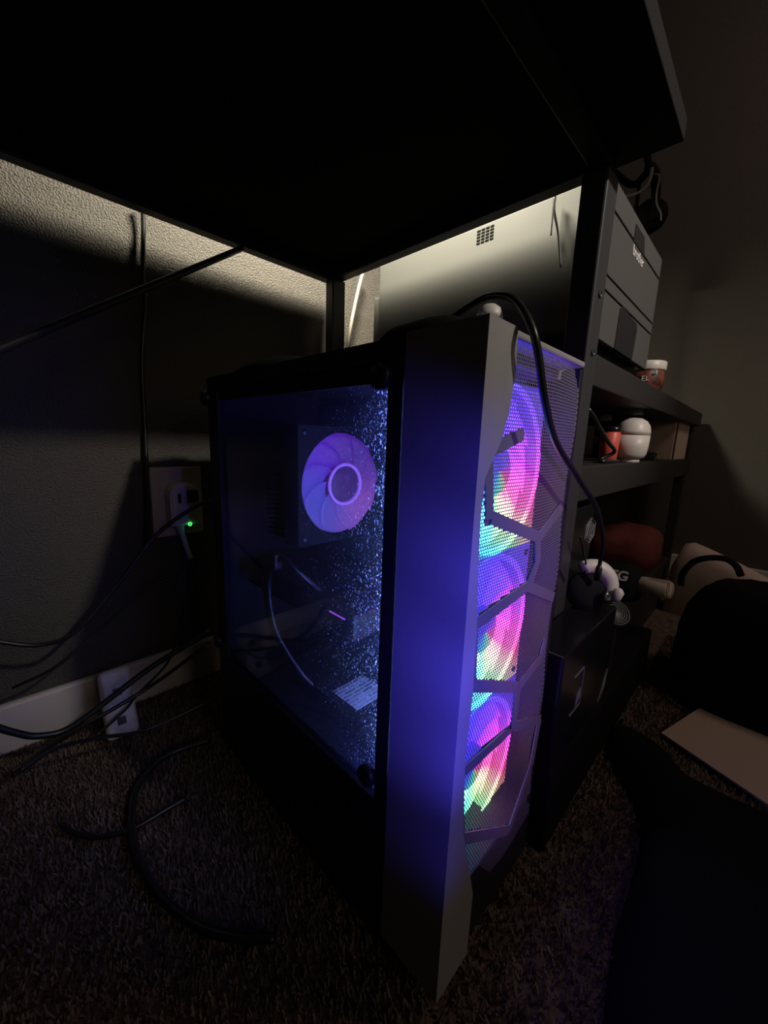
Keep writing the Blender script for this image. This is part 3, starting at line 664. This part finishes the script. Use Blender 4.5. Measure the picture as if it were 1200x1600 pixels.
box('disc_stand', (dcn.x - .005, dcn.y - .002, .1055), (dcn.x + .015, dcn.y + .012, dcn.z - .004), BLKPL, rg)
reloc(rg)
# red bag
rb_ = heap('red_bag', (1.24, .255, .1485), .105, .082, .098, REDM, 21.0, 4.5, .07, .4)
tag(rb_, 'dull red fabric bag on the chest below the shelves', 'bag')
# padded off-white slab behind the black bag
V, Fc = [], []; nu, nv = 24, 8
for i in range(nu + 1):
    y = .155 - (.34 + .155) * i / nu
    top = .215 - .55 * max(0, .145 - y) ** 1.25 - (.08 * max(0, (y - .12) / .035) ** 2)
    for j in range(nv + 1):
        a = math.pi * j / nv; xx = 1.36 - .035 * math.cos(a); zz = max(0, top - .035 + .035 * math.sin(a))
        V.append((xx, y, zz))
    V.append((1.395, y, 0)); V.append((1.325, y, 0))
s = nv + 3
for i in range(nu):
    for j in range(s): Fc.append((i * s + j, i * s + (j + 1) % s, (i + 1) * s + (j + 1) % s, (i + 1) * s + j))
Fc.append(tuple(range(s))[::-1]); Fc.append(tuple(nu * s + j for j in range(s)))
tag(mesh_obj('padded_panel', V, Fc, CUSH, None, True), 'off white padded panel with curved top edge standing behind the black bag', 'panel')
# black bag with a handle
bg = thing('carry_bag', 'slouching black carry bag with a loop handle on the carpet', 'bag', (.93, -.05, 0))
o = heap('bag_body', (.935, -.062, 0), .105, .145, .228, CLOTH, 5.0, 3.4, .05, .5); o.parent = bg
tube('handle', [P(1064, 915, X=.86), P(1066, 898, X=.86), P(1082, 879, X=.86), P(1105, 872, X=.86), P(1132, 873, X=.86), P(1150, 884, X=.86), P(1158, 900, X=.86)], .0052, CLOTH, bg, 8)
reloc(bg)
# card sheet
sheet_px = [(1035, 1145), (1120, 1091), (1215, 1137), (1215, 1260), (1120, 1330)]
pts = [P(x, y, Z=.012) for x, y in [(1033, 1146), (1119, 1090), (1290, 1178), (1205, 1262)]]
V = [(p.x, p.y, .0105) for p in pts] + [(p.x, p.y, .0135) for p in pts]
tag(mesh_obj('card_sheet', V, [(3, 2, 1, 0), (4, 5, 6, 7), (0, 1, 5, 4), (1, 2, 6, 5), (2, 3, 7, 6), (3, 0, 4, 7)], SHEET), 'flat tan card sheet lying on the carpet', 'card')
# black garment in the foreground
Lp = [(950, 1128), (948, 1180), (975, 1230), (1000, 1300), (980, 1400), (958, 1470), (942, 1600), (935, 1760), (930, 1900)]
Rp = [(962, 1112), (1000, 1128), (1035, 1150), (1068, 1186), (1095, 1203), (1140, 1225), (1200, 1252), (1340, 1330), (1500, 1560)]
Ls = spline([P(x, y, Z=.004) for x, y in Lp], 4); Rs = spline([P(x, y, Z=.03) for x, y in Rp], 4)
V, Fc = [], []; nv = 14; nu = len(Ls)
for i in range(nu):
    l, r = Ls[i], Rs[i]; h = .055 * min(1, .35 + i / nu * 1.2)
    for j in range(nv + 1):
        s_ = j / nv; p = l.lerp(r, s_); p.y = min(p.y, .111); z = h * math.sin(math.pi * s_) ** .6 * (1 - .35 * s_)
        z = max(z * (1 + .35 * noise.noise(Vector((p.x * 14, p.y * 14, 2)))), .004 if j == 0 else .012 * s_)
        V.append((p.x, p.y, z))
n1 = len(V)
V += [(v[0], v[1], 0.0005) for v in V]
for i in range(nu - 1):
    for j in range(nv):
        a = i * (nv + 1) + j; Fc.append((a, a + 1, a + nv + 2, a + nv + 1)); Fc.append((n1 + a, n1 + a + nv + 1, n1 + a + nv + 2, n1 + a + 1))
for i in range(nu - 1):
    for j in (0, nv):
        a = i * (nv + 1) + j; q = (a, a + nv + 1, n1 + a + nv + 1, n1 + a); Fc.append(q if j == 0 else q[::-1])
for i in (0, nu - 1):
    for j in range(nv):
        a = i * (nv + 1) + j; q = (a, n1 + a, n1 + a + 1, a + 1); Fc.append(q if i == 0 else q[::-1])
tag(mesh_obj('black_garment', V, Fc, CLOTH, None, True), 'crumpled black garment in the foreground overlapping the tan card sheet', 'clothing')

# ------------------------------------------------------------------ outlet, charger, power strip, cables on the left
WY = YB
ol = thing('wall_outlet', 'almond wall outlet plate low on the back wall', 'outlet', (.225, WY, .34))
a, b = P(231, 731, Y=WY), P(312, 731, Y=WY)
box('cover_plate', (a.x, WY - .006, a.z - .118), (b.x, WY, a.z + .001), PLATEW, ol, .003)
reloc(ol)
cg = thing('wall_charger', 'white rounded plug-in charger with a green light on the outlet plate', 'charger', (.235, WY - .03, .3))
q0 = P(262, 780, Y=WY - .006); xm = a.x + .044; zt_ = a.z - .022
poly = []
for k in range(9):
    t = math.pi * k / 8; poly.append((xm + .025 * math.cos(t), zt_ - .022 + .020 * math.sin(t)))
poly += [(xm - .024, zt_ - .072), (xm + .024, zt_ - .072)]
bm = bmesh.new(); add_prism(bm, poly, WY - .040, WY - .0065); bmesh.ops.bevel(bm, geom=[e for e in bm.edges if abs(e.verts[0].co.y - e.verts[1].co.y) < 1e-5 and e.verts[0].co.y < WY - .03], offset=.003, segments=2, affect='EDGES')
body = obj('charger_body', bm, WHITE, cg)
box('usb_port', (xm - .014, WY - .0412, zt_ - .034), (xm - .009, WY - .0398, zt_ - .018), PRDARK, cg); box('usb_port', (xm + .000, WY - .0412, zt_ - .034), (xm + .018, WY - .0398, zt_ - .014), PRDARK, cg)
LEDp = P(297, 819, Y=WY - .041)
bm = bmesh.new(); add_tube(bm, [Vector((LEDp.x + .0024 * math.cos(2 * math.pi * k / 20), WY - .041, LEDp.z + .0024 * math.sin(2 * math.pi * k / 20))) for k in range(21)], .0009, 6, False)
obj('indicator_light', bm, GREENLED, cg, True)
tube('charger_cord', [(xm - .010, WY - .028, zt_ - .070), (xm - .008, WY - .028, zt_ - .085), (xm - .002, WY - .027, zt_ - .11), (xm + .004, WY - .027, zt_ - .135)], lambda t: .0075 - .0035 * min(1, t * 2.5), WHITE, cg, 12)
reloc(cg)
tag(tube('hanging_cord', [P(222, 318, Y=.706), P(224, 350, Y=.708), P(223, 430, Y=.71), P(227, 470, Y=.71), P(222, 560, Y=.712), P(225, 640, Y=.712), P(228, 700, Y=.708), P(229, 735, Y=.705), P(231, 790, Y=.706), P(230, 850, Y=.708)], .0032, RUBBER), 'black cord hanging straight down the back wall past the outlet', 'cable')
tag(tube('cream_cable', [P(569, 420, Y=.69), P(563, 440, Y=.69), P(556, 470, Y=.69), P(548, 510, Y=.69), P(540, 560, Y=.69)], .0038, CREAMCORD), 'cream cable on the wall between back desk leg and printer', 'cable')
tag(tube('dangling_strap', [P(867, 308, X=.552), P(866, 330, X=.552), P(872, 365, X=.554), P(876, 418, X=.555)], lambda t: .0022 - .0012 * t, RUBBER), 'thin black strap dangling in front of the printer side', 'strap')
tag(tube('short_strap', [P(866, 308, X=.555), P(863, 345, X=.556), P(861, 368, X=.557)], .0011, RUBBER), 'short black wire end dangling behind the longer strap by the printer', 'strap')
# power strip leaning on the baseboard
ps = thing('power_strip', 'white power strip leaning against the baseboard among the cables', 'power strip', (.10, .65, 0))
A = P(176, 1046, Y=.675); B = P(193, 1150, Z=.012); ax = (B - A); Ln = ax.length; ax.normalize()
mm = axis_matrix(A, ax, (1, 0, 0))
bm = bmesh.new(); add_box(bm, (-.020, -.012, 0), (.020, .012, Ln), .006, 3); bm.transform(mm); obj('strip_body', bm, WHITE, ps)
for k in (.3, .72):
    bm = bmesh.new(); add_box(bm, (-.006, .0118, Ln * k), (.005, .0128, Ln * k + .011), .0); add_box(bm, (-.006, -.0128, Ln * k), (.005, -.0118, Ln * k + .011), .0); bm.transform(mm); obj('socket', bm, PRDARK, ps)
reloc(ps)
def fl(x, y, r): p = P(x, y, Z=.009 + r); return p
cables = [
 ('black power cable running from behind the tower past the charger light', [P(330, 782, Y=.60), P(300, 795, Y=.61), P(245, 835, Y=.62), P(190, 905, Y=.62), P(120, 985, Y=.62), P(60, 1008, Y=.63), P(-20, 1000, Y=.64)], .0030),
 ('thin black cable below the charger cord running to the left', [P(330, 860, Y=.60), P(290, 890, Y=.62), P(225, 925, Y=.63), P(160, 980, Y=.63), P(90, 1040, Y=.63), P(20, 1075, Y=.64)], .0020),
 ('thin black cable dropping steeply along the tower back edge', [P(322, 862, Y=.57), P(295, 925, Y=.58), P(278, 985, Y=.60), P(262, 1035, Y=.62), P(215, 1085, Y=.62), P(195, 1110, Y=.62), P(150, 1150, Y=.60)], .0018),
 ('thickest black cable sagging in front of the baseboard', [P(-30, 1128, Y=.60), P(20, 1144, Y=.60), P(60, 1150, Y=.60), P(110, 1137, Y=.60), P(180, 1085, Y=.60), P(240, 1040, Y=.60), P(330, 985, Y=.585)], .0042),
 ('black cable crossing the power strip diagonally', [P(20, 1212, Y=.53), P(60, 1178, Y=.55), P(120, 1140, Y=.58), P(190, 1100, Y=.60), P(250, 1062, Y=.60), P(320, 1010, Y=.575)], .0028),
 ('lowest black cable crossing below the power strip', [P(30, 1205, Y=.50), P(90, 1168, Y=.52), P(160, 1152, Y=.54), P(230, 1140, Y=.55), P(330, 1095, Y=.545)], .0024),
]
for lb_, pts, r in cables: tag(tube('cable', pts, r, RUBBER), lb_, 'cable', None)
tag(tube('floor_cable', [fl(330, 1155, .004), fl(262, 1180, .004), fl(218, 1225, .004), fl(206, 1275, .004), fl(214, 1335, .004), fl(250, 1400, .004), fl(310, 1448, .004), fl(375, 1466, .004), fl(430, 1466, .004)], .0042, RUBBER), 'black cable curving in a wide arc over the carpet beside the tower', 'cable')
tag(tube('floor_cable', [fl(95, 1288, .003), fl(120, 1304, .003), fl(165, 1307, .003), fl(215, 1291, .003), fl(265, 1262, .003), fl(290, 1248, .003)], .0030, RUBBER), 'short black cable end lying on the carpet left of the wide arc', 'cable')
